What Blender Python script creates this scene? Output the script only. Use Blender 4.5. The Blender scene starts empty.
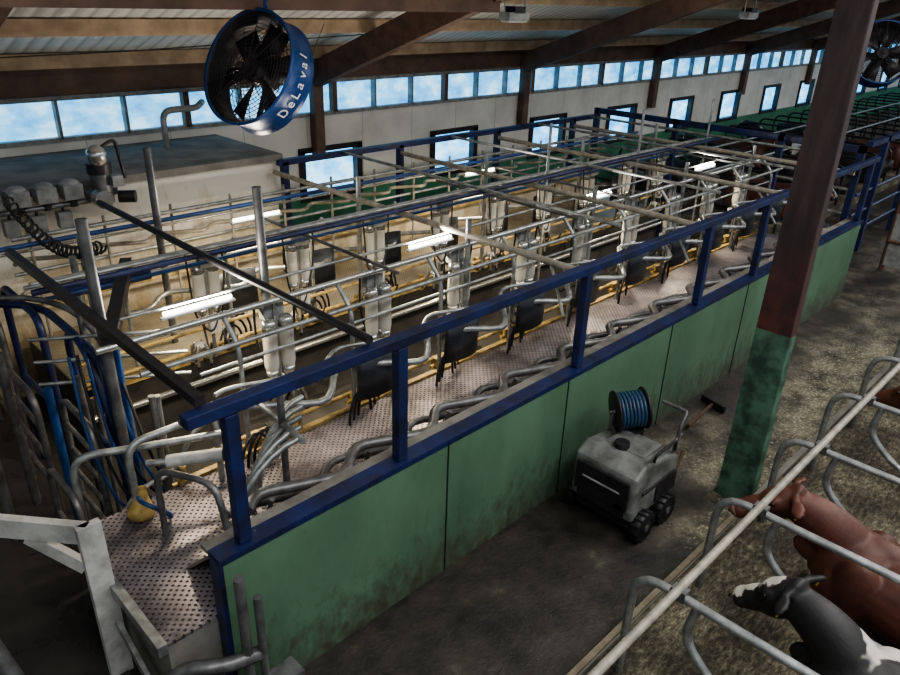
import bpy, math, random
from mathutils import Vector, Matrix, Quaternion
random.seed(4)
D=bpy.data; C=bpy.context; SC=C.scene
def link(o):
    SC.collection.objects.link(o); return o
# ---------------- materials ----------------
def P(name):
    m=D.materials.new(name); m.use_nodes=True
    nt=m.node_tree; b=nt.nodes['Principled BSDF']
    return m,nt,b
def N(nt,t,**k):
    n=nt.nodes.new(t)
    for a,v in k.items():
        if a in n.inputs.keys(): n.inputs[a].default_value=v
        else: setattr(n,a,v)
    return n
def mapcoord(nt,scale=(1,1,1),world=True):
    if world:
        g=N(nt,'ShaderNodeNewGeometry'); out=g.outputs['Position']
    else:
        g=N(nt,'ShaderNodeTexCoord'); out=g.outputs['Object']
    mp=N(nt,'ShaderNodeMapping'); mp.inputs['Scale'].default_value=scale
    nt.links.new(out,mp.inputs['Vector'])
    return mp.outputs['Vector']
def noise(nt,vec,scale,detail=5,rough=.6):
    n=N(nt,'ShaderNodeTexNoise'); n.inputs['Scale'].default_value=scale
    n.inputs['Detail'].default_value=detail; n.inputs['Roughness'].default_value=rough
    nt.links.new(vec,n.inputs['Vector']); return n.outputs['Fac']
def ramp(nt,fac,stops):
    r=N(nt,'ShaderNodeValToRGB'); e=r.color_ramp.elements
    while len(e)<len(stops): e.new(.5)
    for i,(p,c) in enumerate(stops):
        e[i].position=p
        e[i].color=(c,c,c,1) if isinstance(c,(int,float)) else (*c,1)
    nt.links.new(fac,r.inputs['Fac']); return r.outputs['Color']
def mix(nt,fac,a,b,mode='MIX'):
    m=N(nt,'ShaderNodeMix'); m.data_type='RGBA'; m.blend_type=mode
    for sock,v in ((m.inputs[0],fac),(m.inputs[6],a),(m.inputs[7],b)):
        if isinstance(v,(int,float)): sock.default_value=v
        elif isinstance(v,tuple): sock.default_value=(*v,1)
        else: nt.links.new(v,sock)
    return m.outputs[2]
def math2(nt,op,a,b):
    m=N(nt,'ShaderNodeMath',operation=op)
    for s,v in ((m.inputs[0],a),(m.inputs[1],b)):
        if isinstance(v,(int,float)): s.default_value=v
        else: nt.links.new(v,s)
    return m.outputs[0]
def bump(nt,b,h,strength=.3,dist=.02):
    n=N(nt,'ShaderNodeBump'); n.inputs['Strength'].default_value=strength; n.inputs['Distance'].default_value=dist
    nt.links.new(h,n.inputs['Height']); nt.links.new(n.outputs[0],b.inputs['Normal'])
def simple(name,col,rough=.5,metal=0,var=.35,scale=6,dirt=None,world=False,bs=.1):
    m,nt,b=P(name)
    v=mapcoord(nt,world=world)
    n=noise(nt,v,scale)
    d=dirt or tuple(c*(1-var) for c in col)
    c=ramp(nt,n,[(.35,d),(.62,col)])
    nt.links.new(c,b.inputs['Base Color'])
    b.inputs['Roughness'].default_value=rough; b.inputs['Metallic'].default_value=metal
    if bs: bump(nt,b,noise(nt,v,scale*6),bs,.01)
    return m
M={}
M['steel']=simple('galvanised_steel',(.44,.46,.46),.42,.7,.5,9)
M['steeld']=simple('dirty_steel',(.22,.22,.225),.45,.6,.5,7)
M['stain']=simple('stainless',(.60,.61,.60),.25,.85,.25,5)
M['dark']=simple('dark_pipe',(.045,.04,.045),.45,.4,.4,8)
M['tan']=simple('dusty_galvanised',(.42,.39,.33),.6,.3,.4,9)
M['blue']=simple('blue_paint',(.014,.026,.105),.42,.0,.5,5,(.012,.014,.035))
M['bluel']=simple('blue_tube',(.02,.075,.24),.35,.0,.5,5)
M['fanblue']=simple('fan_blue',(.008,.05,.20),.35,.0,.3,3)
M['rubber']=simple('black_rubber',(.015,.015,.017),.5,0,.3,5)
M['guard']=simple('guard_rubber',(.045,.052,.062),.34,.2,.5,7)
M['yellow']=simple('yellow_paint',(.52,.37,.13),.5,0,.6,8,(.15,.11,.05))
M['white']=simple('white_plastic',(.56,.56,.54),.45,0,.4,6)
M['letter']=simple('white_lettering',(.8,.8,.8),.5,0,.1,6)
M['greyp']=simple('grey_plastic',(.30,.31,.31),.55,0,.45,7)
M['roofslab']=simple('milk_room_top',(.22,.21,.19),.85,0,.5,2,world=True)
M['cart']=simple('cart_grey',(.20,.21,.20),.55,0,.65,4,(.06,.06,.055))
M['rust']=simple('rusty_brown',(.13,.068,.045),.7,0,.5,6)
M['woodd']=simple('dark_timber',(.15,.088,.062),.6,0,.45,3)
M['wood']=simple('timber',(.50,.36,.24),.65,0,.4,3)
M['kerbw']=simple('weathered_plank',(.26,.22,.16),.75,0,.5,4)
M['skirt']=simple('dirty_skirting',(.22,.175,.155),.45,0,.5,3,world=True)
M['conc']=simple('concrete',(.22,.21,.185),.8,0,.5,3,world=True)
M['hoof']=simple('hoof',(.05,.04,.03),.5)
M['eye']=simple('eye',(.01,.008,.006),.1,0,0,3,bs=0)
M['tag']=simple('ear_tag',(.8,.55,.02),.5)
M['muz']=simple('muzzle_skin',(.28,.17,.14),.5)
M['muzd']=simple('muzzle_dark',(.05,.04,.04),.4)
M['hose']=simple('blue_grey_hose',(.03,.08,.15),.4,0,.4,6)
def jar():
    m,nt,b=P('milk_jar_plastic')
    b.inputs['Base Color'].default_value=(.70,.69,.64,1); b.inputs['Roughness'].default_value=.12
    b.inputs['Transmission Weight'].default_value=.45
    b.inputs['IOR'].default_value=1.3
    return m
M['jar']=jar()
def emis(name,col,s,mott=False):
    m,nt,b=P(name)
    b.inputs['Base Color'].default_value=(*col,1)
    if mott:
        v=mapcoord(nt,(1,1,1.6))
        c=ramp(nt,noise(nt,v,2.3,7,.65),[(.34,(.06,.30,.70)),(.5,(.16,.52,.88)),(.66,(.50,.82,1)),(.78,(.85,.97,1))])
        nt.links.new(c,b.inputs['Emission Color'])
        nt.links.new(c,b.inputs['Base Color'])
    else: b.inputs['Emission Color'].default_value=(*col,1)
    b.inputs['Emission Strength'].default_value=s
    return m
M['pane']=emis('polycarbonate_daylight',(.4,.7,1),1.7,True)
M['pane2']=emis('window_daylight',(.4,.7,1),2.3,True)
M['tube']=emis('fluorescent_tube',(1,.97,.85),8)
def floor_mat():
    m,nt,b=P('sawdust_concrete')
    v=mapcoord(nt)
    big=noise(nt,v,.7,5,.6)
    mid=noise(nt,v,2.6,9,.72)
    fine=noise(nt,v,26,5,.8)
    base=ramp(nt,mid,[(.38,(.026,.024,.019)),(.5,(.095,.085,.062)),(.66,(.22,.20,.145))])
    sp=math2(nt,'ADD',fine,math2(nt,'MULTIPLY',mid,.25))
    base=mix(nt,ramp(nt,sp,[(.65,0.),(.75,1.)]),base,(.38,.34,.25))
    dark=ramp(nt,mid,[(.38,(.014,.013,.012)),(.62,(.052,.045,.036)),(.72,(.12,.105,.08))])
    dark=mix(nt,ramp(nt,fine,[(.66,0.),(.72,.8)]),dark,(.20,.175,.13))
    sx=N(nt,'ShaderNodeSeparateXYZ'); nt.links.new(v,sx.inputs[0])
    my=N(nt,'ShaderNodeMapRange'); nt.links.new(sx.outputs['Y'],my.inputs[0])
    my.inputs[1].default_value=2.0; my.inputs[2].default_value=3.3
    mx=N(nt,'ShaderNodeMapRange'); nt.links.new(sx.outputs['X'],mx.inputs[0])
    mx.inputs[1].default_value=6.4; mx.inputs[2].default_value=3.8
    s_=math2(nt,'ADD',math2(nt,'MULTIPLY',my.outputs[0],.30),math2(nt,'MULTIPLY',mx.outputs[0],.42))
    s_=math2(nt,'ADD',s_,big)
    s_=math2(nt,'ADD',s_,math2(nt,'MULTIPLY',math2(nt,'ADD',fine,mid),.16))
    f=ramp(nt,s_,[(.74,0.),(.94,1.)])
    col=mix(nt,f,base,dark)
    nt.links.new(col,b.inputs['Base Color'])
    r=ramp(nt,f,[(0,.85),(1,.42)]); nt.links.new(r,b.inputs['Roughness'])
    bump(nt,b,fine,.5,.03)
    return m
M['floor']=floor_mat()
def bed_mat():
    m,nt,b=P('straw_bedding'); v=mapcoord(nt,(1,2.2,1))
    c=ramp(nt,noise(nt,v,13,7,.8),[(.38,(.035,.030,.021)),(.52,(.15,.13,.09)),(.67,(.40,.36,.27))])
    d=ramp(nt,noise(nt,mapcoord(nt),2,5,.6),[(.42,.35),(.62,1.)])
    c=mix(nt,1.,c,d,'MULTIPLY')
    nt.links.new(c,b.inputs['Base Color']); b.inputs['Roughness'].default_value=.9
    bump(nt,b,noise(nt,v,30),.6,.03); return m
M['bed']=bed_mat()
def pit_mat():
    m,nt,b=P('wet_pit_floor'); v=mapcoord(nt)
    n=noise(nt,v,1.6,6)
    nt.links.new(ramp(nt,n,[(.3,(.022,.021,.022)),(.7,(.075,.070,.062))]),b.inputs['Base Color'])
    nt.links.new(ramp(nt,n,[(.4,.25),(.7,.6)]),b.inputs['Roughness']); return m
M['pit']=pit_mat()
def perf_mat(name,c0,c1,hole,sc=24):
    m,nt,b=P(name); v=mapcoord(nt)
    vo=N(nt,'ShaderNodeTexVoronoi'); vo.inputs['Scale'].default_value=sc; vo.inputs['Randomness'].default_value=0
    vo.voronoi_dimensions='2D'
    mp=N(nt,'ShaderNodeMapping'); mp.inputs['Rotation'].default_value=(0,0,.785); nt.links.new(v,mp.inputs[0])
    nt.links.new(mp.outputs[0],vo.inputs['Vector'])
    d=ramp(nt,vo.outputs['Distance'],[(.16,0.),(.30,1.)])
    base=ramp(nt,noise(nt,v,1.6,7,.65),[(.36,c0),(.64,c1)])
    nt.links.new(mix(nt,d,hole,base),b.inputs['Base Color'])
    b.inputs['Roughness'].default_value=.32; b.inputs['Metallic'].default_value=.4
    bump(nt,b,d,.6,.01); return m
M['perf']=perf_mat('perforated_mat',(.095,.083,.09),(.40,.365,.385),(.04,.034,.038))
M['perfy']=perf_mat('perforated_mat_warm_lit',(.22,.19,.14),(.52,.46,.35),(.10,.08,.05),30)  # paler, yellower copy of the mat: warm lamplight put into the colour
def green_mat():
    m,nt,b=P('green_panel'); v=mapcoord(nt)
    g=ramp(nt,noise(nt,mapcoord(nt,(1,1,.5)),1.4,6),[(.3,(.062,.122,.076)),(.65,(.108,.20,.128))])
    sx=N(nt,'ShaderNodeSeparateXYZ'); nt.links.new(v,sx.inputs[0])
    mr=N(nt,'ShaderNodeMapRange'); nt.links.new(sx.outputs['Z'],mr.inputs[0])
    mr.inputs[1].default_value=.8; mr.inputs[2].default_value=-.1
    mr.inputs[3].default_value=0; mr.inputs[4].default_value=.34
    f=ramp(nt,math2(nt,'ADD',mr.outputs[0],noise(nt,mapcoord(nt,(1,1,.6)),6,9,.78)),[(.60,0.),(.86,.9)])
    nt.links.new(mix(nt,f,g,(.055,.045,.03)),b.inputs['Base Color'])
    b.inputs['Roughness'].default_value=.5
    bump(nt,b,noise(nt,v,12),.12,.02); return m
M['green']=green_mat()
def backwall_mat():
    m,nt,b=P('white_panel_green_base'); v=mapcoord(nt)
    sx=N(nt,'ShaderNodeSeparateXYZ'); nt.links.new(v,sx.inputs[0])
    w=ramp(nt,noise(nt,v,1.2,7),[(.3,(.52,.51,.47)),(.6,(.70,.69,.64))])
    g=ramp(nt,noise(nt,v,2.5,6),[(.3,(.035,.14,.08)),(.65,(.07,.24,.14))])
    st=N(nt,'ShaderNodeMath',operation='GREATER_THAN'); nt.links.new(sx.outputs['Z'],st.inputs[0]); st.inputs[1].default_value=1.17
    col=mix(nt,st.outputs[0],g,w)
    md=N(nt,'ShaderNodeMath',operation='PINGPONG'); nt.links.new(sx.outputs['X'],md.inputs[0]); md.inputs[1].default_value=.6
    l=N(nt,'ShaderNodeMath',operation='LESS_THAN'); nt.links.new(md.outputs[0],l.inputs[0]); l.inputs[1].default_value=.008
    col=mix(nt,math2(nt,'MULTIPLY',l.outputs[0],.5),col,(.2,.21,.2))
    nt.links.new(col,b.inputs['Base Color']); b.inputs['Roughness'].default_value=.5; return m
M['backwall']=backwall_mat()
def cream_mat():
    m,nt,b=P('stained_warm_lit_wall'); v=mapcoord(nt)
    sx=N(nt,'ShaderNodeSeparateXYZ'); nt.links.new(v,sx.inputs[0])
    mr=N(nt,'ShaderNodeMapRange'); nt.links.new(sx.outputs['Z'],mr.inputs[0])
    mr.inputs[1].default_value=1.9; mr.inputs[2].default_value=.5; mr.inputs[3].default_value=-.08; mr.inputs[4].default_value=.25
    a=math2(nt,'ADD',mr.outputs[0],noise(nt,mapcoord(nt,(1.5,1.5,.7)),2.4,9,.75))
    c=ramp(nt,a,[(.43,(.76,.74,.68)),(.58,(.58,.52,.40)),(.78,(.38,.30,.18)),(.93,(.11,.09,.06))])  # real stains, plus warm lamplight on the lower wall put into the colour
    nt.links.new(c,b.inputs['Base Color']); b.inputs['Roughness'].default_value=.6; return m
M['cream']=cream_mat()
def sheet_mat():
    m,nt,b=P('corrugated_roof_sheet'); v=mapcoord(nt)
    c=ramp(nt,noise(nt,v,1.0,6),[(.3,(.62,.63,.61)),(.65,(.80,.80,.76))])
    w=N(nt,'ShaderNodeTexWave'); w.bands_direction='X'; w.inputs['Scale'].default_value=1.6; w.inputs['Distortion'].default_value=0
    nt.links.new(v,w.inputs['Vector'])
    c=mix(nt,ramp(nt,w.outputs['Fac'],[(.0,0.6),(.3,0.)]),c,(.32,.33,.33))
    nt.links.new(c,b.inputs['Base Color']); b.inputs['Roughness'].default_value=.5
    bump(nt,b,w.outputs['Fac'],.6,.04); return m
M['sheet']=sheet_mat()
def post_mat():
    m,nt,b=P('glulam_post_painted'); v=mapcoord(nt)
    sx=N(nt,'ShaderNodeSeparateXYZ'); nt.links.new(v,sx.inputs[0])
    w=ramp(nt,noise(nt,mapcoord(nt,(6,6,1)),2,6),[(.3,(.022,.014,.016)),(.65,(.055,.033,.034))])
    g=ramp(nt,noise(nt,v,5,8),[(.38,(.03,.06,.045)),(.6,(.09,.18,.125))])
    st=N(nt,'ShaderNodeMath',operation='GREATER_THAN'); nt.links.new(sx.outputs['Z'],st.inputs[0]); st.inputs[1].default_value=1.86
    r=ramp(nt,noise(nt,v,6,6),[(.4,(.11,.035,.03)),(.6,(.05,.026,.025))])
    mr=N(nt,'ShaderNodeMapRange'); nt.links.new(sx.outputs['Z'],mr.inputs[0]); mr.inputs[1].default_value=1.95; mr.inputs[2].default_value=2.7
    col=mix(nt,st.outputs[0],g,mix(nt,mr.outputs[0],r,w))
    nt.links.new(col,b.inputs['Base Color']); b.inputs['Roughness'].default_value=.55; return m
M['post']=post_mat()
def coat(name,kind,blaze):
    m,nt,b=P(name)
    tc=N(nt,'ShaderNodeTexCoord'); v=tc.outputs['Object']
    def dist(p):
        n=N(nt,'ShaderNodeVectorMath',operation='DISTANCE'); nt.links.new(v,n.inputs[0]); n.inputs[1].default_value=p; return n.outputs['Value']
    if kind=='brown':
        c=ramp(nt,noise(nt,v,2.5,5),[(.3,(.045,.014,.011)),(.65,(.135,.048,.031))])
    elif kind=='bw':
        c=ramp(nt,noise(nt,v,2.5,5),[(.3,(.010,.010,.011)),(.65,(.022,.020,.021))])
        w1=math2(nt,'MULTIPLY',math2(nt,'SUBTRACT',noise(nt,v,2.6,3,.5),.5),.5)
        w2=math2(nt,'MULTIPLY',math2(nt,'SUBTRACT',noise(nt,v,16,3),.5),.08)
        for p,r,w in [((.62,-.12,.66),.19,w1),((-.45,-.28,.50),.27,w1),((-.8,.25,.4),.26,w1),((.35,.3,.0),.30,w1),((.1,-.45,.1),.3,w1)]+[(p,r,w2) for p,r in blaze]:
            k=ramp(nt,math2(nt,'ADD',dist(p),w),[(r,1.),(r+.010,0.)])
            c=mix(nt,k,c,(.58,.55,.50))
    else:
        c=ramp(nt,noise(nt,v,2.5,5),[(.3,(.012,.011,.011)),(.65,(.03,.026,.025))])
    nt.links.new(c,b.inputs['Base Color']); b.inputs['Roughness'].default_value=.55
    bump(nt,b,noise(nt,v,60),.2,.01); return m

# ---------------- mesh builder ----------------
def fillet(pts,r,n=5,closed=False):
    pts=[Vector(p) for p in pts]; out=[]; L=len(pts)
    for i,p in enumerate(pts):
        if not closed and i in (0,L-1): out.append(p); continue
        a=pts[i-1]; c=pts[(i+1)%L]
        d1=(a-p); d2=(c-p); rr=min(r,d1.length*.49,d2.length*.49)
        q0=p+d1.normalized()*rr; q1=p+d2.normalized()*rr
        for k in range(n+1):
            t=k/n; out.append(q0*(1-t)**2+p*2*t*(1-t)+q1*t*t)
    if closed: out.append(out[0].copy())
    return out
class MB:
    def __init__(s): s.v=[];s.f=[];s.m=[];s.sm=[];s.mats=[]
    def mi(s,k):
        m=M[k] if isinstance(k,str) else k
        if m not in s.mats: s.mats.append(m)
        return s.mats.index(m)
    def add(s,vs,fs,k,smooth=False):
        o=len(s.v); i=s.mi(k)
        s.v+=[tuple(v) for v in vs]
        for f in fs: s.f.append([o+j for j in f]); s.m.append(i); s.sm.append(smooth)
    def box(s,c,d,k,rot=None,taper=1):
        vs=[]
        for z in (-.5,.5):
            t=taper if z>0 else 1
            for x,y in ((-.5,-.5),(.5,-.5),(.5,.5),(-.5,.5)):
                p=Vector((x*d[0]*t,y*d[1]*t,z*d[2]))
                if rot: p=rot@p
                vs.append(p+Vector(c))
        s.add(vs,[(3,2,1,0),(4,5,6,7),(0,1,5,4),(1,2,6,5),(2,3,7,6),(3,0,4,7)],k)
    def b2(s,a,b,k): # min/max
        s.box([(a[i]+b[i])/2 for i in range(3)],[abs(b[i]-a[i]) for i in range(3)],k)
    def beam(s,p,q,w,h,k):
        p=Vector(p);q=Vector(q); d=(q-p); L=d.length; x=d.normalized()
        up=Vector((0,0,1)) if abs(x.z)<.95 else Vector((0,1,0))
        y=up.cross(x).normalized(); z=x.cross(y)
        s.box((p+q)/2,(L,w,h),k,Matrix((x,y,z)).transposed())
    def tube(s,pts,r,k,seg=8,rl=None):
        pts=[Vector(p) for p in pts]; n=len(pts); vs=[];fs=[]
        t=(pts[1]-pts[0]).normalized()
        u=t.orthogonal().normalized(); pt=t
        for i,p in enumerate(pts):
            if i==0: t=(pts[1]-pts[0])
            elif i==n-1: t=(pts[-1]-pts[-2])
            else: t=(pts[i+1]-pts[i-1])
            if t.length<1e-7: t=pt
            t=t.normalized(); q=pt.rotation_difference(t); u=(q@u).normalized(); pt=t
            w=t.cross(u); rr=rl[i] if rl else r
            for j in range(seg):
                a=2*math.pi*j/seg; vs.append(p+(u*math.cos(a)+w*math.sin(a))*rr)
        for i in range(n-1):
            for j in range(seg):
                j2=(j+1)%seg
                fs.append((i*seg+j,i*seg+j2,(i+1)*seg+j2,(i+1)*seg+j))
        s.add(vs,fs,k,True)
        s.add([vs[j] for j in range(seg)],[tuple(reversed(range(seg)))],k)
        s.add([vs[(n-1)*seg+j] for j in range(seg)],[tuple(range(seg))],k)
    def cyl(s,p,q,r,k,seg=16): s.tube([p,q],r,k,seg)
    def lathe(s,prof,c,axis,k,seg=24):
        c=Vector(c);ax=Vector(axis).normalized();u=ax.orthogonal().normalized();w=ax.cross(u)
        vs=[];fs=[]
        for (r,h) in prof:
            for j in range(seg):
                a=2*math.pi*j/seg; vs.append(c+ax*h+(u*math.cos(a)+w*math.sin(a))*r)
        for i in range(len(prof)-1):
            for j in range(seg):
                j2=(j+1)%seg; fs.append((i*seg+j,i*seg+j2,(i+1)*seg+j2,(i+1)*seg+j))
        s.add(vs,fs,k,True)
    def ell(s,c,r,k,rot=None,seg=14,rings=9):
        vs=[];fs=[]
        for i in range(rings+1):
            th=math.pi*i/rings
            for j in range(seg):
                a=2*math.pi*j/seg
                p=Vector((math.sin(th)*math.cos(a)*r[0],math.sin(th)*math.sin(a)*r[1],math.cos(th)*r[2]))
                if rot: p=rot@p
                vs.append(p+Vector(c))
        for i in range(rings):
            for j in range(seg):
                j2=(j+1)%seg; fs.append((i*seg+j,(i+1)*seg+j,(i+1)*seg+j2,i*seg+j2))
        s.add(vs,fs,k,True)
    def mesh(s,name):
        me=D.meshes.new(name); me.from_pydata(s.v,[],s.f)
        for m in s.mats: me.materials.append(m)
        me.polygons.foreach_set('material_index',s.m); me.polygons.foreach_set('use_smooth',s.sm)
        me.update(); return me
    def obj(s,name,parent=None,bevel=0,loc=None):
        o=link(D.objects.new(name,s.mesh(name)))
        if bevel:
            b=o.modifiers.new('b','BEVEL'); b.width=bevel; b.segments=2; b.limit_method='ANGLE'; b.angle_limit=.7
        if parent: o.parent=parent
        if loc: o.location=loc
        return o
def empty(name,loc=(0,0,0)):
    e=D.objects.new(name,None); e.location=loc; link(e); return e

YW=3.37; YF=8.7; YB=10.6; ZP=.8; ZR=2.34
SL=.354
def roofz(y): return 3.62+SL*(YB-y)
# ---------------- shell ----------------
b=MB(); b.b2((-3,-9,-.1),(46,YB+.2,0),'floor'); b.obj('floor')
b=MB()
wins=[7.67+3.1*k for k in range(0,12)]
b.b2((-3,YB,0),(46,YB+.2,1.2),'backwall'); b.b2((-3,YB,2.0),(46,YB+.2,2.58),'backwall')
xs=[-3]
for w in wins: xs+= [w-.6,w+.6]
xs.append(46)
for i in range(0,len(xs),2): b.b2((xs[i],YB,1.2),(xs[i+1],YB+.2,2.0),'backwall')
b.b2((-3,YB,3.12),(46,YB+.2,3.7),'woodd')
b.obj('wall_back')
for i,w in enumerate(wins):
    b=MB(); b.b2((w-.6,YB+.1,1.2),(w+.6,YB+.13,2.0),'pane2')
    for a,c in (((w-.68,YB-.04,1.12),(w+.68,YB+.1,1.22)),((w-.68,YB-.04,1.96),(w+.68,YB+.1,2.05)),((w-.68,YB-.04,1.2),(w-.56,YB+.1,2)),((w+.56,YB-.04,1.2),(w+.68,YB+.1,2))): b.b2(a,c,'dark')
    b.obj('window_%d'%(i+1))
b=MB(); b.b2((-3,YB+.1,2.58),(46,YB+.13,3.12),'pane')
b.b2((-3,YB-.02,2.56),(46,YB+.1,2.62),'greyp'); b.b2((-3,YB-.02,3.09),(46,YB+.1,3.15),'greyp')
x=-3
k=0
while x<46:
    wd=.04 if k%3 else .09
    b.b2((x-wd/2,YB-.02,2.6),(x+wd/2,YB+.1,3.1),'woodd' if k%3==0 else 'greyp'); x+=.9; k+=1
b.obj('window_20')
b=MB(); b.b2((-3.2,-9,0),(-3,YB,4),'backwall'); b.obj('wall_left')
b=MB(); b.b2((46,-9,0),(46.2,YB,1.6),'backwall'); b.b2((46,-9,3.6),(46.2,YB,7.2),'sheet')
for y in range(-9,11,3): b.b2((46,y-.15,1.6),(46.2,y+.15,3.6),'greyp')
b.b2((46.1,-9,1.6),(46.15,YB,3.6),'pane'); b.obj('wall_right')
b=MB(); b.b2((-3,-9.2,0),(46,-9,1.4),'backwall'); b.obj('wall_front')
# ceiling
b=MB()
z0=roofz(YB+.3); z1=roofz(-.4)
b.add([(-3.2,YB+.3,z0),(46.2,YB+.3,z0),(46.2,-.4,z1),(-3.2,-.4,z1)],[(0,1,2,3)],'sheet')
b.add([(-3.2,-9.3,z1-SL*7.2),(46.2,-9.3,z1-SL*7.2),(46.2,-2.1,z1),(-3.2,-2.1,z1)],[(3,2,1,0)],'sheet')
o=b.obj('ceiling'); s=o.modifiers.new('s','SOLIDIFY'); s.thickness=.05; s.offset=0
b=MB()
y=10.3; k=0
while y>-.3:
    z=roofz(y)-.12; b.b2((-3,y-.05,z-.09),(46,y+.05,z+.09),'wood'); y-=1.25; k+=1
b.obj('roof_purlins')
for i in range(9):
    X=1.9-.0+5.45*i
    if X>45: break
    b=MB(); b.beam((X,YB,roofz(YB)-.42),(X,-.6,roofz(-.6)-.42),.17,.38,'rust' if i%2 else 'woodd')
    b.b2((X-.09,YB-.18,1.9 if i else 2.45),(X+.09,YB-.02,3.3),'woodd')
    b.obj('roof_rafter')
b=MB(); b.b2((-3,6.55,roofz(6.6)-.72),(7.4,6.75,roofz(6.6)-.42),'woodd'); b.obj('roof_tie_beam')
b=MB(); b.tube([(-2.9,10.2,3.55),(4,9.6,3.75),(8,9.2,3.95)],.008,'dark',5); b.tube([(4.5,7.0,3.2),(6.2,8.6,4.1)],.006,'dark',5); b.obj('ceiling_cable')

# ---------------- milk room ----------------
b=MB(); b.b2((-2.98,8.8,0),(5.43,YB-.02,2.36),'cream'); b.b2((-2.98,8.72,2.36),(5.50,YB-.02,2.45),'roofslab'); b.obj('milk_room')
b=MB()
for i in range(5):
    X=1.55+i*.27; b.box((X,8.5,2.42),(.2,.2,.16),'greyp'); b.cyl((X,8.5,2.25),(X,8.5,2.36),.05,'dark'); b.ell((X,8.5,2.5),(.1,.1,.05),'greyp')
b.cyl((1.0,8.5,2.28),(3.0,8.5,2.28),.03,'steeld')
for i in range(4):
    X=1.7+i*.27; b.box((X,8.5,2.12),(.14,.12,.18),'greyp'); b.cyl((X,8.5,2.0),(X,8.5,2.28),.015,'dark')
b.obj('valve_manifold')
b=MB(); b.cyl((2.95,8.45,2.25),(2.95,8.45,2.58),.11,'steeld'); b.cyl((2.95,8.45,2.58),(2.95,8.45,2.70),.13,'dark'); b.lathe([(0,.0),(.08,0),(.1,.05),(.1,.16),(.06,.2),(0,.2)],(2.95,8.40,2.70),(-.3,-.4,1),'stain'); b.cyl((2.85,8.3,2.35),(2.85,8.15,2.35),.1,'stain'); b.cyl((3.1,8.4,2.3),(3.25,8.3,2.3),.07,'dark'); b.box((2.95,8.6,2.35),(.35,.25,.08),'steeld'); b.box((3.08,8.35,2.5),(.12,.12,.12),'greyp'); b.tube(fillet([(2.95,8.4,2.85),(3.15,8.4,2.95),(3.2,8.4,2.5)],.08),.02,'dark'); b.obj('vacuum_pump')
b=MB(); b.tube(fillet([(4.45,10.0,2.45),(4.45,10.0,2.95),(4.95,10.0,2.95),(5.3,10.5,2.95)],.15),.045,'greyp'); b.obj('vent_pipe')

# ---------------- platforms ----------------
b=MB(); b.b2((1.1,3.44,0),(12.95,4.9,ZP-.02),'conc'); b.b2((1.1,3.44,ZP-.02),(12.95,4.9,ZP),'perf')
b.b2((1.04,3.44,ZP-.07),(1.1,4.9,ZP+.015),'steel')
b.beam((1.02,4.1,ZP-.25),(1.02,3.45,ZP-.55),.03,.08,'steel'); b.obj('milking_platform')
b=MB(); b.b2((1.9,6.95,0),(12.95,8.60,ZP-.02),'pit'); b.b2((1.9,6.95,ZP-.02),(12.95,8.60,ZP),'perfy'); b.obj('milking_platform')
b=MB(); b.b2((-1,4.92,0),(13,6.93,.012),'pit'); b.b2((-1,6.93,0),(1.88,8.78,.012),'pit'); b.b2((-1,3.0,0),(1.03,4.92,.012),'pit'); b.obj('floor_pit')
b=MB(); b.add([(1.5,3.46,1.30),(12.9,3.46,1.30),(12.9,3.98,ZP+.01),(1.5,3.98,ZP+.01)],[(0,1,2,3)],'skirt'); o=b.obj('skirting_board')
o.modifiers.new('s','SOLIDIFY').thickness=.02

# ---------------- green partition & blue railings ----------------
b=MB(); b.b2((1.46,3.32,0),(13,3.42,1.33),'green')
for X in (1.46,3.42,5.0,6.9,8.8,10.7): b.b2((X-.005,3.312,0),(X+.005,3.32,1.33),'dark')
b.b2((1.44,3.30,1.33),(13.02,3.44,1.355),'blue'); b.b2((1.44,3.312,1.295),(13.02,3.318,1.33),'blue'); b.b2((1.435,3.31,0),(1.46,3.43,1.33),'blue')
b.b2((1.44,3.44,1.31),(12.9,3.54,1.345),'conc')
b.obj('partition_wall')
b=MB()
for X in (1.65,2.96,5.18,7.5,9.0,11.0,12.9): b.b2((X-.045,3.335,1.36),(X+.045,3.415,ZR-.05),'blue')
b.b2((1.38,3.33,ZR-.045),(13.1,3.42,ZR+.035),'blue'); b.b2((1.38,3.42,ZR-.05),(13.1,3.45,ZR-.02),'steeld')
b.obj('blue_railing',bevel=.008)
b=MB(); b.b2((5.45,YF-.05,0),(12.9,YF+.05,1.3),'cream'); b.b2((5.45,YF-.07,1.3),(12.9,YF+.07,1.35),'steeld'); b.obj('partition_wall')
b=MB()
for X in (5.5,7.63,9.94,12.2): b.b2((X-.045,YF-.045,1.35),(X+.045,YF+.045,ZR),'blue')
b.b2((5.4,YF-.045,ZR-.04),(12.9,YF+.045,ZR+.04),'blue'); b.obj('blue_railing')
b=MB()
for y in (3.6,4.9,6.9,8.7): b.b2((12.97,y-.05,0),(13.07,y+.05,2.5),'blue')
b.b2((12.97,3.55,2.4),(13.07,8.7,2.5),'blue')
for z in (1.0,1.4,1.8):
    b.cyl((13,3.55,z),(13,4.9,z),.025,'steel',8); b.cyl((13,6.9,z),(13,8.7,z),.025,'steel',8)
b.obj('exit_gate')

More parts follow.
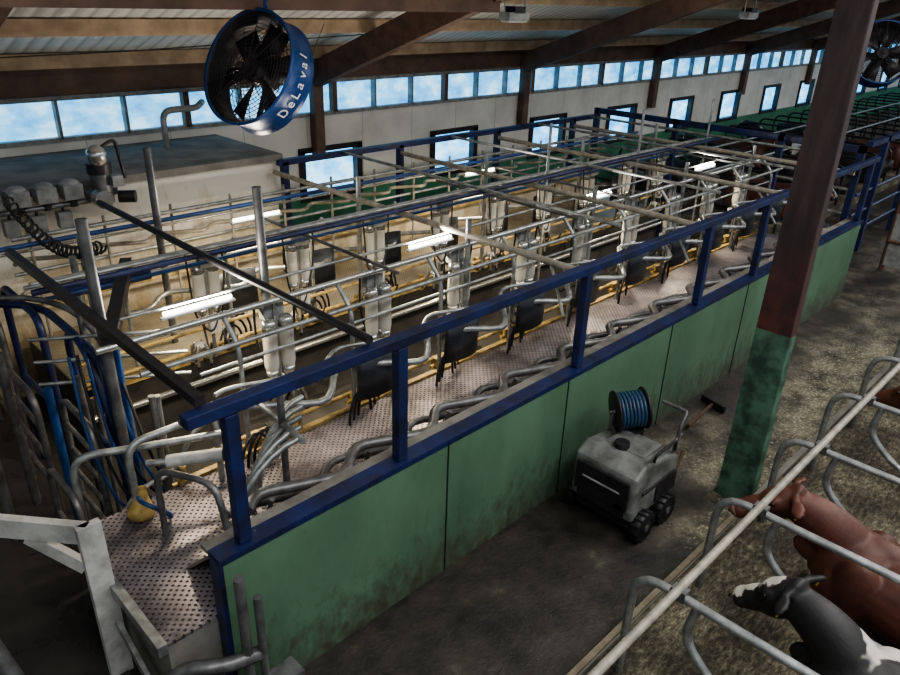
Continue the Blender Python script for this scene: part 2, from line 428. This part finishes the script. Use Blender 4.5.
# ---------------- overhead pipes ----------------
b=MB()
for X in (5.34,7.63,9.94,12.2): b.tube([(X,3.4,2.22),(X,8.7,2.22)],.036,'tan')
for X in (6.5,8.75,11.05,12.7): b.tube([(X,3.9,2.36),(X,8.7,2.36)],.022,'steel')
for X in (4.1,6.9,8.2,10.4,11.6): b.tube([(X,4.7,2.18),(X,7.1,2.18)],.018,'steeld')
b.tube([(2.7,3.38,2.42),(2.7,7.9,2.40)],.032,'dark')
b.beam((1.49,3.37,2.43),(1.49,6.7,2.43),.06,.06,'dark')
for p in ((1.62,5.15,0,3.04),(3.1,5.35,0.01,3.0),(3.1,7.45,.8,3.0)):
    b.tube([(p[0],p[1],p[2]),(p[0],p[1],p[3])],.042,'steeld')
for X in (5.34,7.63,9.94,12.2):
    b.tube([(X,5.0,0.02),(X,5.0,2.4)],.03,'steel'); b.tube([(X,6.85,.8),(X,6.85,2.5)],.03,'steel')
    b.tube([(X,3.9,2.2),(X-.35,3.45,1.9)],.015,'steel')
for X in (7.63,9.94,12.2): b.tube([(X+.3,6.0,0),(X+.3,6.0,3.0)],.02,'steel')
b.obj('overhead_frame')
b=MB()
for (y,z,r,k,x0,x1) in ((5.0,2.12,.03,'stain',1.5,13),(5.2,2.02,.022,'bluel',1.6,13),(4.78,1.95,.022,'steel',1.7,13),
    (5.35,2.16,.015,'steel',1.7,13),(4.9,1.72,.015,'steel',2.2,13),
    (5.9,2.32,.028,'blue',1.4,13),(6.1,2.30,.018,'steel',1.4,13),(6.4,2.2,.03,'greyp',1.6,13),(6.75,2.08,.03,'stain',1.6,13),(6.55,2.0,.02,'bluel',1.6,13),(7.0,1.85,.022,'steel',1.9,13),
    (7.7,2.15,.026,'bluel',1.6,13),(8.0,2.0,.016,'stain',1.6,13),(8.3,2.05,.026,'steel',1.9,13),(8.5,1.6,.022,'steel',1.9,13),(8.5,1.2,.022,'yellow',1.9,13),
    (5.0,.92,.022,'yellow',1.9,13),(5.06,.7,.02,'yellow',1.9,13),(6.85,.92,.022,'yellow',1.9,13),(6.85,1.15,.02,'yellow',1.9,13),(5.1,.5,.04,'stain',1.9,13),(6.8,.55,.04,'stain',1.9,13)):
    b.tube([(x0,y,z),(x1,y,z)],r,k)
for X in [1.95+1.13*i for i in range(10)]:
    for y in (4.93,6.93): b.box((X,y,.84),(.05,.06,.22),'yellow')
b.b2((1.9,4.88,ZP-.03),(13,4.94,ZP+.03),'yellow'); b.b2((1.9,6.9,ZP-.05),(13,6.96,ZP+.03),'yellow')
b.obj('milk_pipeline')
for X,y in ((2.45,5.32),(5.1,5.32),(8.2,5.32),(11.2,5.32),(4.2,7.3),(8.0,7.3)):
    e=empty('fluorescent_lamp',(X,y,2.12))
    b=MB(); b.box((0,0,-.035),(.66,.05,.02),'white'); b.obj('housing',e,.005)
    b=MB(); b.cyl((-.30,0,.0),(.30,0,.0),.018,'tube'); b.obj('tube',e)
    l=D.lights.new('lamp','AREA'); l.shape='RECTANGLE'; l.size=.62; l.size_y=.06; l.energy=44; l.color=(1,.84,.60)
    o=link(D.objects.new('lamp_light',l)); o.parent=e; o.location=(0,0,-.06)
    l=D.lights.new('ceiling_fill','AREA'); l.shape='RECTANGLE'; l.size=.58; l.size_y=.02; l.energy=30; l.color=(1,.92,.80)  # extra upward light added at the tube to brighten the ceiling
    o=link(D.objects.new('ceiling_fill_light',l)); o.parent=e; o.location=(0,0,.025); o.rotation_euler=(math.pi,0,0)

# ---------------- zigzag rails ----------------
def wave(y0,amp,z,x0,x1,per,ph=0,zamp=0):
    pts=[];n=int((x1-x0)/per*12)
    for i in range(n+1):
        x=x0+(x1-x0)*i/n; t=(x-x0)/per+ph
        s=math.sin(2*math.pi*t)+.22*math.sin(4*math.pi*t)
        pts.append((x,y0+amp*s,z+zamp*s))
    return pts
b=MB(); b.tube(wave(4.55,.15,1.42,2.2,12.9,1.13,.1,zamp=.03),.032,'steel'); b.tube(wave(4.62,.10,1.62,2.2,12.9,1.13,.1),.018,'steel')
for i in range(10): X=2.5+1.13*i; b.tube(fillet([(X,4.8,ZP),(X,4.8,1.9),(X,5.0,2.1)],.1),.022,'steel')
b.obj('zigzag_rump_rail')
b=MB(); b.tube(wave(7.25,.15,1.42,2.2,12.9,1.13,.4),.03,'steel')
for i in range(10): X=2.5+1.13*i; b.tube(fillet([(X,7.05,ZP),(X,7.05,1.9),(X,6.8,2.1)],.1),.022,'steel')
b.obj('zigzag_rump_rail')
b=MB(); b.tube(wave(3.78,.10,1.20,1.9,12.9,.9),.045,'steeld'); b.tube(wave(4.02,.09,.98,1.9,12.9,.9,.1),.035,'steeld')
for i in range(13): X=2.1+.9*i; b.tube([(X,3.95,ZP),(X,3.78,1.2)],.02,'steeld')
b.obj('breast_rail')
b=MB(); b.tube(wave(8.4,.09,1.4,1.9,12.9,.75),.026,'tan'); b.tube(wave(8.4,.09,1.75,1.9,12.9,.75),.026,'tan')
for i in range(14): X=2.1+.8*i; b.tube([(X,8.45,ZP),(X,8.45,2.1)],.018,'tan')
b.obj('breast_rail')

# ---------------- splash guards ----------------
b=MB(); vs=[];n=8
for i in range(n+1):
    a=-1.0+2.0*i/n
    for z in (.25,-.25):
        vs.append((.25*math.sin(a)/math.sin(1),-.13*math.cos(a)+.05+( .02 if z<0 else 0),z))
b.add(vs,[(2*i,2*i+1,2*i+3,2*i+2) for i in range(n)],'guard',True)
gm=b.mesh('splash_guard')
for i in range(9):
    X=3.78+1.12*i
    for y,r in ((4.62,0),(7.12,math.pi)):
        o=link(D.objects.new('splash_guard',gm)); o.location=(X,y,1.33); o.rotation_euler=(0,0,r)
        s=o.modifiers.new('s','SOLIDIFY'); s.thickness=.015
# ---------------- milking units ----------------
b=MB()
b.tube([(0,0,.05),(0,0,1.3)],.022,'stain')
for dx in (-.085,.085):
    b.lathe([(0,.62),(.035,.62),(.06,.66),(.065,.70),(.065,1.0),(.055,1.04),(0,1.04)],(dx,-.02,0),(0,0,1),'jar',14)
    b.lathe([(0,1.13),(.045,1.13),(.066,1.10),(.066,1.03),(0,1.03)],(dx,-.02,0),(0,0,1),'stain',14)
    b.lathe([(0,.56),(.04,.56),(.055,.60),(.055,.64),(0,.64)],(dx,-.02,0),(0,0,1),'stain',14)
    b.tube(fillet([(dx,-.02,.58),(dx,-.02,.4),(dx*1.5,.16,.12),(dx*1.8,.25,.35)],.15),.012,'rubber',6)
b.box((0,.06,1.18),(.2,.08,.14),'greyp'); b.box((.0,.06,.45),(.12,.07,.16),'white')
b.tube(fillet([(-.2,0,1.3),(-.2,.02,.9),(.05,.12,.35),(.22,.1,.6),(.2,0,1.3)],.2),.011,'rubber',6)
b.ell((.22,.12,.30),(.06,.06,.04),'jar')
for a in range(4):
    c=math.cos(a*math.pi/2+.78);s_=math.sin(a*math.pi/2+.78)
    b.tube([(.22+.05*c,.12+.05*s_,.32),(.22+.09*c,.12+.09*s_,.24),(.22+.10*c,.12+.10*s_,.1)],.018,'stain',8)
    b.tube([(.22+.10*c,.12+.10*s_,.1),(.22+.10*c,.12+.10*s_,.06)],.02,'rubber',8)
for k_ in range(3):
    pts=[(-.5+k_*.09+.17*math.cos(t),-.34+.05*k_+.05*math.cos(t),.0+(.30-.03*k_)*math.sin(t)) for t in [math.pi*j/8 for j in range(9)]]
    b.tube(pts,.014,'rubber',6)
b.box((-.38,-.1,.08),(.12,.08,.12),'yellow'); b.cyl((-.5,-.12,.06),(-.05,-.12,.06),.02,'yellow',8); b.box((-.2,-.08,.1),(.06,.06,.12),'rubber')
um=b.mesh('milking_unit')
for i in range(10):
    X=3.02+1.135*i
    if X>12.9: continue
    for y,r,dx in ((5.08,0,0),(6.72,math.pi,.2)):
        o=link(D.objects.new('milking_unit',um)); o.location=(X+dx,y,ZP); o.rotation_euler=(0,0,r)

# ---------------- entry gates, left ----------------
b=MB()
def frame(y0,y1,z0,z1,x,k,r=.028,bars=2,rad=.18):
    b.tube(fillet([(x,y0,z0),(x,y0,z1),(x,y1,z1),(x,y1,z0)],rad),r,k)
    for i in range(bars):
        z=z0+.2+(z1-z0-.35)*(i+.5)/bars; b.tube([(x,y0,z),(x,y1,z)],r*.8,k)
frame(5.25,6.05,.02,1.9,1.62,'blue',.034,1); frame(6.3,7.3,.02,1.95,1.5,'blue',.034,1); frame(5.3,6.0,.02,1.35,1.45,'steeld',.028,4,.2)
frame(6.2,7.0,.02,1.3,1.3,'steeld',.03,3); frame(7.3,8.4,.02,1.6,1.4,'steeld',.03,4)
frame(4.95,5.6,.02,1.0,1.15,'steeld',.026,1)
for (x,y,z,r,k) in ((1.75,5.35,2.05,.03,'bluel'),(1.5,5.55,1.7,.028,'steeld'),(1.85,5.05,1.6,.028,'steeld'),(1.95,5.2,1.5,.026,'steel'),(1.35,5.9,1.5,.035,'bluel'),(1.2,6.6,1.6,.04,'steeld'),(2.05,6.95,2.2,.035,'steel'),(.9,6.2,.9,.045,'steeld'),(1.7,5.9,2.1,.022,'steeld'),(1.9,6.1,2.1,.03,'steeld'),(2.3,7.5,2.2,.02,'steel')):
    b.tube([(x,y,0 if y<6.9 or x<1.9 else ZP),(x,y,z)],r,k)
b.tube(fillet([(.9,7.2,1.95),(1.6,6.6,1.95),(1.6,5.6,1.95),(1.6,5.3,1.5),(1.62,5.2,.02)],.3),.034,'blue')
b.tube(fillet([(.9,6.7,2.1),(1.5,6.5,2.1),(1.75,5.9,2.05),(1.8,5.5,1.6),(1.8,5.35,.02)],.3),.026,'steeld')
b.tube(fillet([(1.2,5.1,.02),(1.2,5.1,1.3),(1.6,4.9,1.3),(2.3,4.6,1.3)],.2),.03,'steel')
b.tube(fillet([(1.3,5.0,.5),(1.6,4.95,.9),(1.9,4.95,.9),(2.1,4.9,1.3),(2.5,4.9,1.3)],.2),.02,'steel')
for z in (1.55,1.75,1.95): b.tube([(1.3,5.9,z),(2.3,5.3,z)],.016,'steel')
for k in range(6):
    b.tube(fillet([(1.45+.06*k,5.5,1.9),(1.4+.07*k,5.3-.05*k,1.2),(1.5+.06*k,5.1,.6+.08*k),(1.9,5.0,.5)],.3),.013,'rubber' if k%2 else 'bluel',6)
b.beam((1.6,5.0,2.15),(2.4,6.6,2.15),.1,.10,'dark'); b.beam((1.75,6.6,2.0),(2.6,6.6,2.0),.06,.1,'blue')
b.obj('entry_gate')
b=MB()
for i in range(5):
    pts=[]
    for j in range(9):
        t=j/8*math.pi/2
        pts.append((1.78+.13*i+(.62-.04*i)*(1-math.cos(t)),3.85+.12*i,ZP+(.75)*math.sin(t)))
    b.tube(pts,.024,'steel')
b.tube([(2.4,3.8,1.55),(2.45,4.5,1.55)],.026,'steel'); b.tube([(2.42,4.1,ZP),(2.42,4.1,1.9)],.028,'steeld')
b.tube(fillet([(1.5,4.75,ZP),(1.5,4.75,1.45),(2.2,4.75,1.45),(2.2,4.75,ZP)],.15),.028,'steel')
b.tube(fillet([(1.55,4.4,ZP),(1.55,4.4,1.4),(1.75,3.9,1.45),(1.75,3.7,ZP)],.15),.026,'steeld')
b.cyl((1.72,4.6,1.28),(2.05,4.35,1.32),.05,'white'); b.cyl((1.6,4.69,1.27),(1.72,4.6,1.28),.025,'steel'); b.cyl((2.05,4.35,1.32),(2.14,4.28,1.33),.056,'dark')
b.obj('sequence_gate')
b=MB(); pts=[]
for i in range(161):
    t=i/160; a=t*20*2*math.pi
    pts.append((1.95+.05*math.cos(a)+.25*t,8.3-1.7*t,2.45-.25*math.sin(math.pi*t)-.1*t+.06*math.sin(a)))
b.tube(pts,.012,'rubber',6); b.obj('coiled_air_hose')
b=MB(); b.lathe([(.0,0),(.08,0),(.10,.03),(.10,.07),(.06,.15),(.035,.24),(.04,.25)],(1.5,4.72,ZP),(.2,.1,1),'yellow'); b.tube(fillet([(1.5,4.7,1.0),(1.45,4.5,1.1),(1.62,4.4,.95),(1.65,4.55,.82)],.1),.018,'bluel')
b.obj('yellow_hose_float')
b=MB()
b.beam((1.0,4.19,1.27),(.1,5.27,1.27),.06,.15,'white'); b.beam((1.0,4.19,0),(1.0,4.19,1.345),.15,.06,'white'); b.beam((.95,4.25,.98),(.72,4.53,1.2),.05,.10,'white')
b.obj('gate_frame')
b=MB(); b.tube([(.45,4.15,.05),(.22,4.5,1.25)],.06,'steeld'); b.obj('leaning_pipe')
b=MB(); b.tube([(1.50,3.2,0),(1.50,3.2,1.25)],.035,'steeld'); b.tube([(1.60,3.18,0),(1.60,3.18,1.05)],.03,'steeld')
b.tube(fillet([(1.6,3.2,.55),(1.35,3.2,.62),(1.1,3.4,.62),(1.0,3.5,.05)],.15),.05,'steeld'); b.box((1.7,3.1,.25),(.2,.16,.25),'steeld'); b.obj('gate_hinge_post')

# ---------------- fans ----------------
def fan(loc,nrm,R=.55,txt=None):
    e=empty('barn_fan',loc); nrm=Vector(nrm).normalized()
    q=nrm.to_track_quat('Z','Y'); e.rotation_mode='QUATERNION'; e.rotation_quaternion=q
    b=MB(); b.lathe([(R,.12),(R+.025,.135),(R+.025,.10),(R-.005,.03),(R-.005,-.14),(R+.025,-.18),(R,-.19)],(0,0,0),(0,0,1),'fanblue',48)
    b.lathe([(R,-.19),(R-.03,-.14),(R-.03,.03),(R-.015,.10),(R,.12)],(0,0,0),(0,0,1),'dark',48); b.obj('drum',e)
    b=MB()
    for i in range(6):
        a=i*math.pi/3+.2; c,s=math.cos(a),math.sin(a); vs=[]
        for r,w,tw in ((.1,.06,.06),(.28,.10,.05),(R-.08,.12,.03)):
            for sg in (-1,1): vs.append((c*r-s*w*sg,s*r+c*w*sg,-.05+tw*sg))
        b.add(vs,[(0,1,3,2),(2,3,5,4)],'dark',True)
    b.cyl((0,0,-.15),(0,0,.08),.11,'dark'); b.obj('blades',e).modifiers.new('s','SOLIDIFY').thickness=.012
    b=MB()
    for k in range(1,14):
        r=R*k/14
        for z in (.12,-.18): b.tube([(r*math.cos(t),r*math.sin(t),z) for t in [2*math.pi*j/36 for j in range(37)]],.0035,'dark',4)
    for k in range(16):
        a=k*math.pi/8; b.tube([(0,0,.13),(R*math.cos(a),R*math.sin(a),.12)],.004,'dark',4)
    b.box((0,0,-.17),(2*R,.05,.03),'dark'); b.box((0,0,-.17),(.05,2*R,.03),'dark'); b.cyl((0,0,-.26),(0,0,-.12),.09,'dark')
    b.obj('guard_grille',e)
    if txt:
        v=q.inverted()@Vector((.087,-1.124,-.123)); th=math.atan2(v.y,v.x)
        adv=0
        wd={'D':.125,'e':.095,'L':.10,'a':.10,'v':.09,'l':.05}
        tot=sum(wd[c] for c in txt)
        for ch in txt:
            a=th-tot/2/R+adv/R; adv+=wd[ch]
            r=Vector((math.cos(a),math.sin(a),0)); t=Vector((-math.sin(a),math.cos(a),0)); z=Vector((0,0,1))
            cu=D.curves.new('lettering','FONT'); cu.body=ch; cu.size=.14; cu.extrude=.002; cu.materials.append(M['letter'])
            o=link(D.objects.new('lettering',cu)); o.parent=e
            mm=Matrix((t,z,r)).transposed().to_4x4(); mm.translation=r*(R+.008)+z*(-.10); o.matrix_local=mm
    return e
fan((3.85,6.47,3.78),(-.72,-.16,.34),.53,'DeLaval')
b=MB(); b.tube([(4.05,6.6,4.3),(4.1,6.65,4.75)],.03,'fanblue'); b.tube([(3.9,6.3,4.35),(4.1,6.6,4.7)],.02,'fanblue'); b.tube([(4.2,6.7,3.9),(4.25,6.72,4.6)],.012,'steel'); b.obj('fan_bracket')
fan((15.8,4.5,3.75),(-.66,-.45,.30))
def led(loc):
    b=MB(); b.box((0,0,0),(.40,.18,.1),'greyp'); b.box((0,0,-.06),(.34,.14,.02),'white'); b.box((0,0,.08),(.2,.2,.08),'dark'); b.tube([(-.2,0,.05),(-.2,0,.3)],.01,'steel'); b.tube([(.2,0,.05),(.2,0,.3)],.01,'steel')
    b.obj('high_bay_lamp',loc=loc)
for L in ((7.8,6.65,4.27),(13.9,6.3,4.33),(20,6.3,4.33)): led(L)

# ---------------- wooden post ----------------
b=MB(); b.box((6.28,2.04,3.2),(.15,.35,6.4),'post',taper=.66); b.obj('timber_post',bevel=.01)
for X in (17.2,28.1,39): b=MB(); b.box((X,2.04,3.2),(.16,.30,6.4),'post'); b.obj('timber_post')

# ---------------- cubicles ----------------
b=MB(); b.b2((1.5,-1.2,0),(40,1.80,.15),'bed'); b.obj('cubicle_bed')
b=MB(); b.b2((1.5,1.80,0),(40,1.86,.17),'conc'); b.b2((1.5,1.81,.17),(6.1,1.855,.20),'kerbw'); b.obj('kerb')
b=MB()
b.tube(fillet([(0,1.64,.1),(0,1.64,1.1),(0,-.45,1.1),(0,-.45,.5),(0,.9,.5),(0,1.25,.8),(0,1.2,1.08)],.22,6),.03,'steel',10)
b.box((0,1.33,1.12),(.07,.1,.08),'steeld')
dm=b.mesh('cubicle_divider')
for i in range(26):
    o=link(D.objects.new('cubicle_divider',dm)); o.location=(2.32+1.2*i,0,.0)
b=MB(); b.tube([(1.9,1.33,1.17),(36,1.33,1.17)],.03,'tan'); b.obj('neck_rail')

# ---------------- cows ----------------
def cow(loc,rz,kind,turn=0,look=0,muz='muz',lod=.028,pitch=-.62):
    e=empty('lying_cow',loc); e.rotation_euler=(0,0,rz)
    b=MB()
    h=Vector((1.08,turn*.45,.84)); d=Vector((math.cos(look),math.sin(look),pitch)).normalized()
    sd=Vector((-math.sin(look),math.cos(look),0)); upv=sd.cross(d)*-1
    if upv.z<0: upv=-upv
    bl=[(tuple(h+d*.06+upv*.13),.065),(tuple(h+d*.16+upv*.12),.065),(tuple(h+d*.27+upv*.10),.065),(tuple(h+d*.38+upv*.06),.08)]
    ct=coat('coat_'+kind,kind,bl)
    rotd=Matrix((d,sd,upv)).transposed()
    def E(c,r): b.ell(c,r,ct,None,18,12)
    def EH(c,r): b.ell(c,r,ct,rotd,18,12)
    def cap(p,q,r0,r1,n=7):
        p=Vector(p);q=Vector(q)
        for i in range(n+1):
            t=i/n; r=r0+(r1-r0)*t; b.ell(p.lerp(q,t),(r,r,r),ct,None,12,8)
    E((0,0,.40),(.66,.40,.34)); E((-.55,0,.42),(.42,.33,.32)); E((.5,0,.42),(.36,.28,.35)); E((.42,0,.66),(.3,.11,.12))
    E((-.15,0,.67),(.75,.10,.08)); E((-.66,.18,.64),(.12,.09,.07)); E((-.66,-.18,.64),(.12,.09,.07)); E((-.92,0,.58),(.12,.13,.10)); E((-.95,.1,.5),(.07,.06,.08)); E((-.95,-.1,.5),(.07,.06,.08))
    for s in (1,-1):
        E((-.55,.29*s,.32),(.32,.16,.27)); E((.45,.25*s,.42),(.18,.10,.27)); E((.58,.2*s,.32),(.15,.12,.2))
        cap((-.32,.38*s,.26),(-.74,.44*s,.12),.11,.06); cap((-.74,.44*s,.09),(-.28,.52*s,.06),.05,.04); E((-.20,.53*s,.05),(.08,.05,.05))
        cap((.46,.24*s,.24),(.84,.21*s,.13),.10,.065); cap((.84,.21*s,.1),(.52,.27*s,.05),.05,.045)
    p0=Vector((.55,0,.52)); p1=h-d*.02-Vector((0,0,.03))
    for i in range(12):
        t=i/11; c=p0.lerp(p1,t)+Vector((0,0,.05*math.sin(t*math.pi))); E(c,(.15-.04*t,.19-.09*t,.27-.14*t))
    E(p0.lerp(p1,.45)-Vector((0,0,.2)),(.22,.05,.14))
    EH(h+d*.03,(.14,.115,.125)); EH(h+d*.10+upv*.02,(.13,.125,.10)); EH(h+d*.13-upv*.05,(.17,.09,.11)); EH(h+d*.26,(.18,.085,.085)); EH(h+d*.39-upv*.005,(.09,.095,.078)); EH(h+d*.24-upv*.06,(.17,.06,.055))
    EH(h-d*.09+upv*.07,(.05,.07,.045))
    for s in (1,-1):
        EH(h+d*.10+sd*s*.095+upv*.055,(.05,.035,.035))
        q=h+sd*s*.09+upv*.045-d*.06
        cap(q,q+sd*s*.05,.034,.034,3)
        b.ell(q+sd*s*.12-upv*.025-d*.01,(.060,.09,.026),ct,rotd@Matrix.Rotation(-.35*s,3,'X'),14,9)
    cap((-1.0,0,.58),(-1.08,.12,.25),.032,.022,8); cap((-1.08,.12,.25),(-1.0,.28,.06),.03,.04,6)
    o=b.obj('body',e)
    r=o.modifiers.new('r','REMESH'); r.mode='VOXEL'; r.voxel_size=lod; r.use_smooth_shade=True
    s=o.modifiers.new('s','SMOOTH'); s.iterations=5; s.factor=.5
    b=MB()
    for s in (1,-1):
        b.ell(h+d*.11+sd*s*.116+upv*.05,(.018,.018,.018),'eye')
        b.box(h+sd*s*.24-upv*.01-d*.05,(.012,.04,.05),'tag')
        b.ell(h+d*.465+sd*s*.045+upv*.025,(.014,.014,.014),'eye')
        b.ell((-.13,.53*s,.045),(.055,.042,.042),'hoof'); b.ell((.46,.275*s,.05),(.05,.045,.045),'hoof')
    b.ell(h+d*.415,(.064,.086,.066),muz,rotd); b.obj('head_details',e)
    return e
cow((5.32,.20,.15),math.pi/2,'brown',.25,.35,lod=.018)
cow((4.14,-.22,.15),math.pi/2,'bw',-.1,-.15,'muz',lod=.018,pitch=-.85)
cow((7.8,-.0,.15),math.pi/2,'brown',-.2,-.3,lod=.025)
cow((10.1,0,.15),math.pi/2,'brown',.1,.3,lod=.04)
for i,(X,Y,kd) in enumerate(((17,9.2,'black'),(20,9.2,'black'),(21.3,9.2,'brown'),(24,9.2,'bw'),(26.5,9.2,'black'),(22.5,6.4,'black'),(25,6.4,'brown'),(19.5,6.4,'black'),(16.7,6.4,'brown'))):
    cow((X,Y,.15),math.pi/2*(1 if i%2 else -1),kd,.1,.2,'muzd',lod=.05)
# far cubicles
b=MB(); b.b2((15,8.2,0),(40,10.5,.15),'bed'); b.b2((15,5.4,0),(40,7.4,.15),'bed'); b.obj('cubicle_bed')
dm2=MB(); dm2.tube(fillet([(0,0,.1),(0,0,1.1),(0,1.9,1.1),(0,1.9,.5),(0,.4,.5)],.2,4),.03,'dark',6); dm2=dm2.mesh('cubicle_divider')
for i in range(20):
    for y in (8.3,5.5):
        o=link(D.objects.new('cubicle_divider',dm2)); o.location=(15.3+1.2*i,y,0)
b=MB()
for y in (8.5,7.2): b.tube([(15,y,1.15),(40,y,1.15)],.03,'steel')
b.obj('neck_rail')
b=MB(); b.b2((15.0,1.6,.12),(15.08,3.3,1.12),'greyp'); b.cyl((15.04,1.6,1.15),(15.04,3.3,1.15),.035,'rust'); b.cyl((15.04,3.3,0),(15.04,3.3,1.4),.045,'rust'); b.cyl((15.04,1.6,0),(15.04,1.6,1.2),.045,'rust'); b.cyl((14.98,1.6,.6),(14.98,3.3,.6),.03,'rust'); b.obj('crowd_gate')
b=MB()
for x in (16,18.2,20.4): b.b2((x-.06,4.0,0),(x+.06,4.12,2.3),'blue')
b.b2((15,4.0,2.2),(21,4.12,2.3),'blue')
for z in (.5,.9,1.3): b.cyl((15,4.06,z),(21,4.06,z),.03,'blue')
b.obj('blue_fence')

# ---------------- cart ----------------
e=empty('wash_cart',(5.27,2.74,0))
b=MB()
prof=[(-.38,.22),(.36,.22),(.38,.62),(.15,.72),(-.25,.78),(-.40,.70),(-.42,.35)]
w=.33; vs=[(x,-w,z) for x,z in prof]+[(x,w,z) for x,z in prof]; n=len(prof)
b.add(vs,[tuple(range(n)),tuple(reversed(range(n,2*n)))]+[(i,i+n,(i+1)%n+n,(i+1)%n) for i in range(n)],'cart'); o=b.obj('tank_body',e,.03)
o.data.flip_normals()
b=MB(); b.b2((-.36,-.3,.12),(.36,.3,.24),'dark'); b.box((.02,-.02,.75),(.32,.4,.05),'cart'); b.cyl((-.12,.02,.76),(-.12,.02,.82),.07,'dark'); b.box((.22,.12,.74),(.14,.18,.1),'dark'); b.box((-.425,.0,.50),(.03,.56,.30),'dark'); b.box((-.445,.0,.52),(.015,.4,.02),'greyp'); b.cyl((-.44,-.2,.36),(-.41,-.2,.36),.04,'dark'); b.box((0,-.34,.5),(.55,.02,.03),'dark'); b.box((.16,-.335,.38),(.36,.02,.2),'dark'); b.box((-.40,0,.3),(.06,.5,.08),'dark'); b.obj('chassis',e,.01)
b=MB()
for x in (-.24,.14) :
    for s in (-1,1):
        R=.15
        b.lathe([(0,-.05),(R*.5,-.05),(R*.6,-.03),(R*.8,-.055),(R,-.04),(R,.04),(R*.8,.055),(R*.6,.03),(0,.05)],(x,s*.365,R),(0,1,0),'rubber',20)
        b.cyl((x,s*.365-.06,R),(x,s*.365+.06,R),.035,'steeld')
        for t in range(14):
            a=t*math.pi/7; b.box((x+R*math.cos(a),s*.365,R+R*math.sin(a)),(.02,.09,.02),'rubber')
b.obj('wheels',e)
b=MB(); b.tube(fillet([(.3,-.27,.45),(.42,-.27,.95),(.5,-.27,1.02),(.5,.0,1.02)],.08),.018,'steeld'); b.tube(fillet([(.3,.27,.45),(.40,.27,.8),(.42,.1,1.0)],.08),.018,'steeld'); b.tube([(.1,-.27,.72),(.45,-.27,.80)],.015,'steeld'); b.tube([(.28,-.31,.3),(.48,-.31,.62)],.018,'rust')
b.tube(fillet([(-.1,-.3,.7),(-.1,-.32,.84),(.25,-.32,.84),(.3,-.3,.7)],.05),.014,'dark'); b.obj('handle',e)
b=MB(); ax=Vector((.75,-.6,.12)).normalized(); c=Vector((.22,.18,.96))
b.lathe([(.03,-.15),(.20,-.15),(.205,-.14),(.20,-.13),(.1,-.13),(.1,.13),(.20,.13),(.205,.14),(.20,.15),(.12,.15),(.12,.14),(.03,.14)],c,ax,'dark',28)
u=ax.orthogonal().normalized(); w_=ax.cross(u)
for k in range(7):
    for R in (.13,.165): b.tube([c+ax*(-.105+k*.035)+(u*math.cos(t)+w_*math.sin(t))*R for t in [2*math.pi*j/24 for j in range(25)]],.0165,'hose',6)
b.tube([c-ax*.17,c-ax*.17-Vector((0,0,.26))],.02,'steeld'); b.tube([c+ax*.17,c+ax*.17-Vector((0,0,.26))],.02,'steeld'); b.tube([c-ax*.2,c+ax*.2],.02,'steeld'); b.obj('hose_reel',e)
b=MB(); b.beam((7.1,3.0,.05),(7.8,3.05,.05),.03,.03,'rust'); b.beam((7.75,2.88,.05),(7.85,3.22,.05),.04,.08,'dark'); b.obj('floor_scraper')

# ---------------- light & world ----------------
w=D.worlds.new('World'); SC.world=w; w.use_nodes=True
bg=w.node_tree.nodes['Background']; bg.inputs[0].default_value=(.80,.87,1,1); bg.inputs[1].default_value=.8
l=D.lights.new('ridge_fill_light','AREA'); l.shape='RECTANGLE'; l.size=46; l.size_y=1.6; l.energy=2700; l.color=(1,.98,.94)  # added area light, out of view, brightens the barn from the ridge gap
o=link(D.objects.new('ridge_fill_light',l)); o.location=(21,-1.25,7.4)
try: SC.view_settings.look='AgX - Medium High Contrast'
except Exception as ex: print(ex)
# ---------------- camera ----------------
R=Vector((.7086,-.7047,.0298)); F=Vector((.6458,.6311,-.4297)).normalized()
R=(R-F*R.dot(F)).normalized(); U=R.cross(F)
cam=D.cameras.new('camera'); cam.sensor_width=36; cam.lens=28.8; cam.clip_end=200
co=link(D.objects.new('camera',cam))
m=Matrix((R,U,-F)).transposed().to_4x4(); m.translation=(0,0,4.5); co.matrix_world=m
SC.camera=co
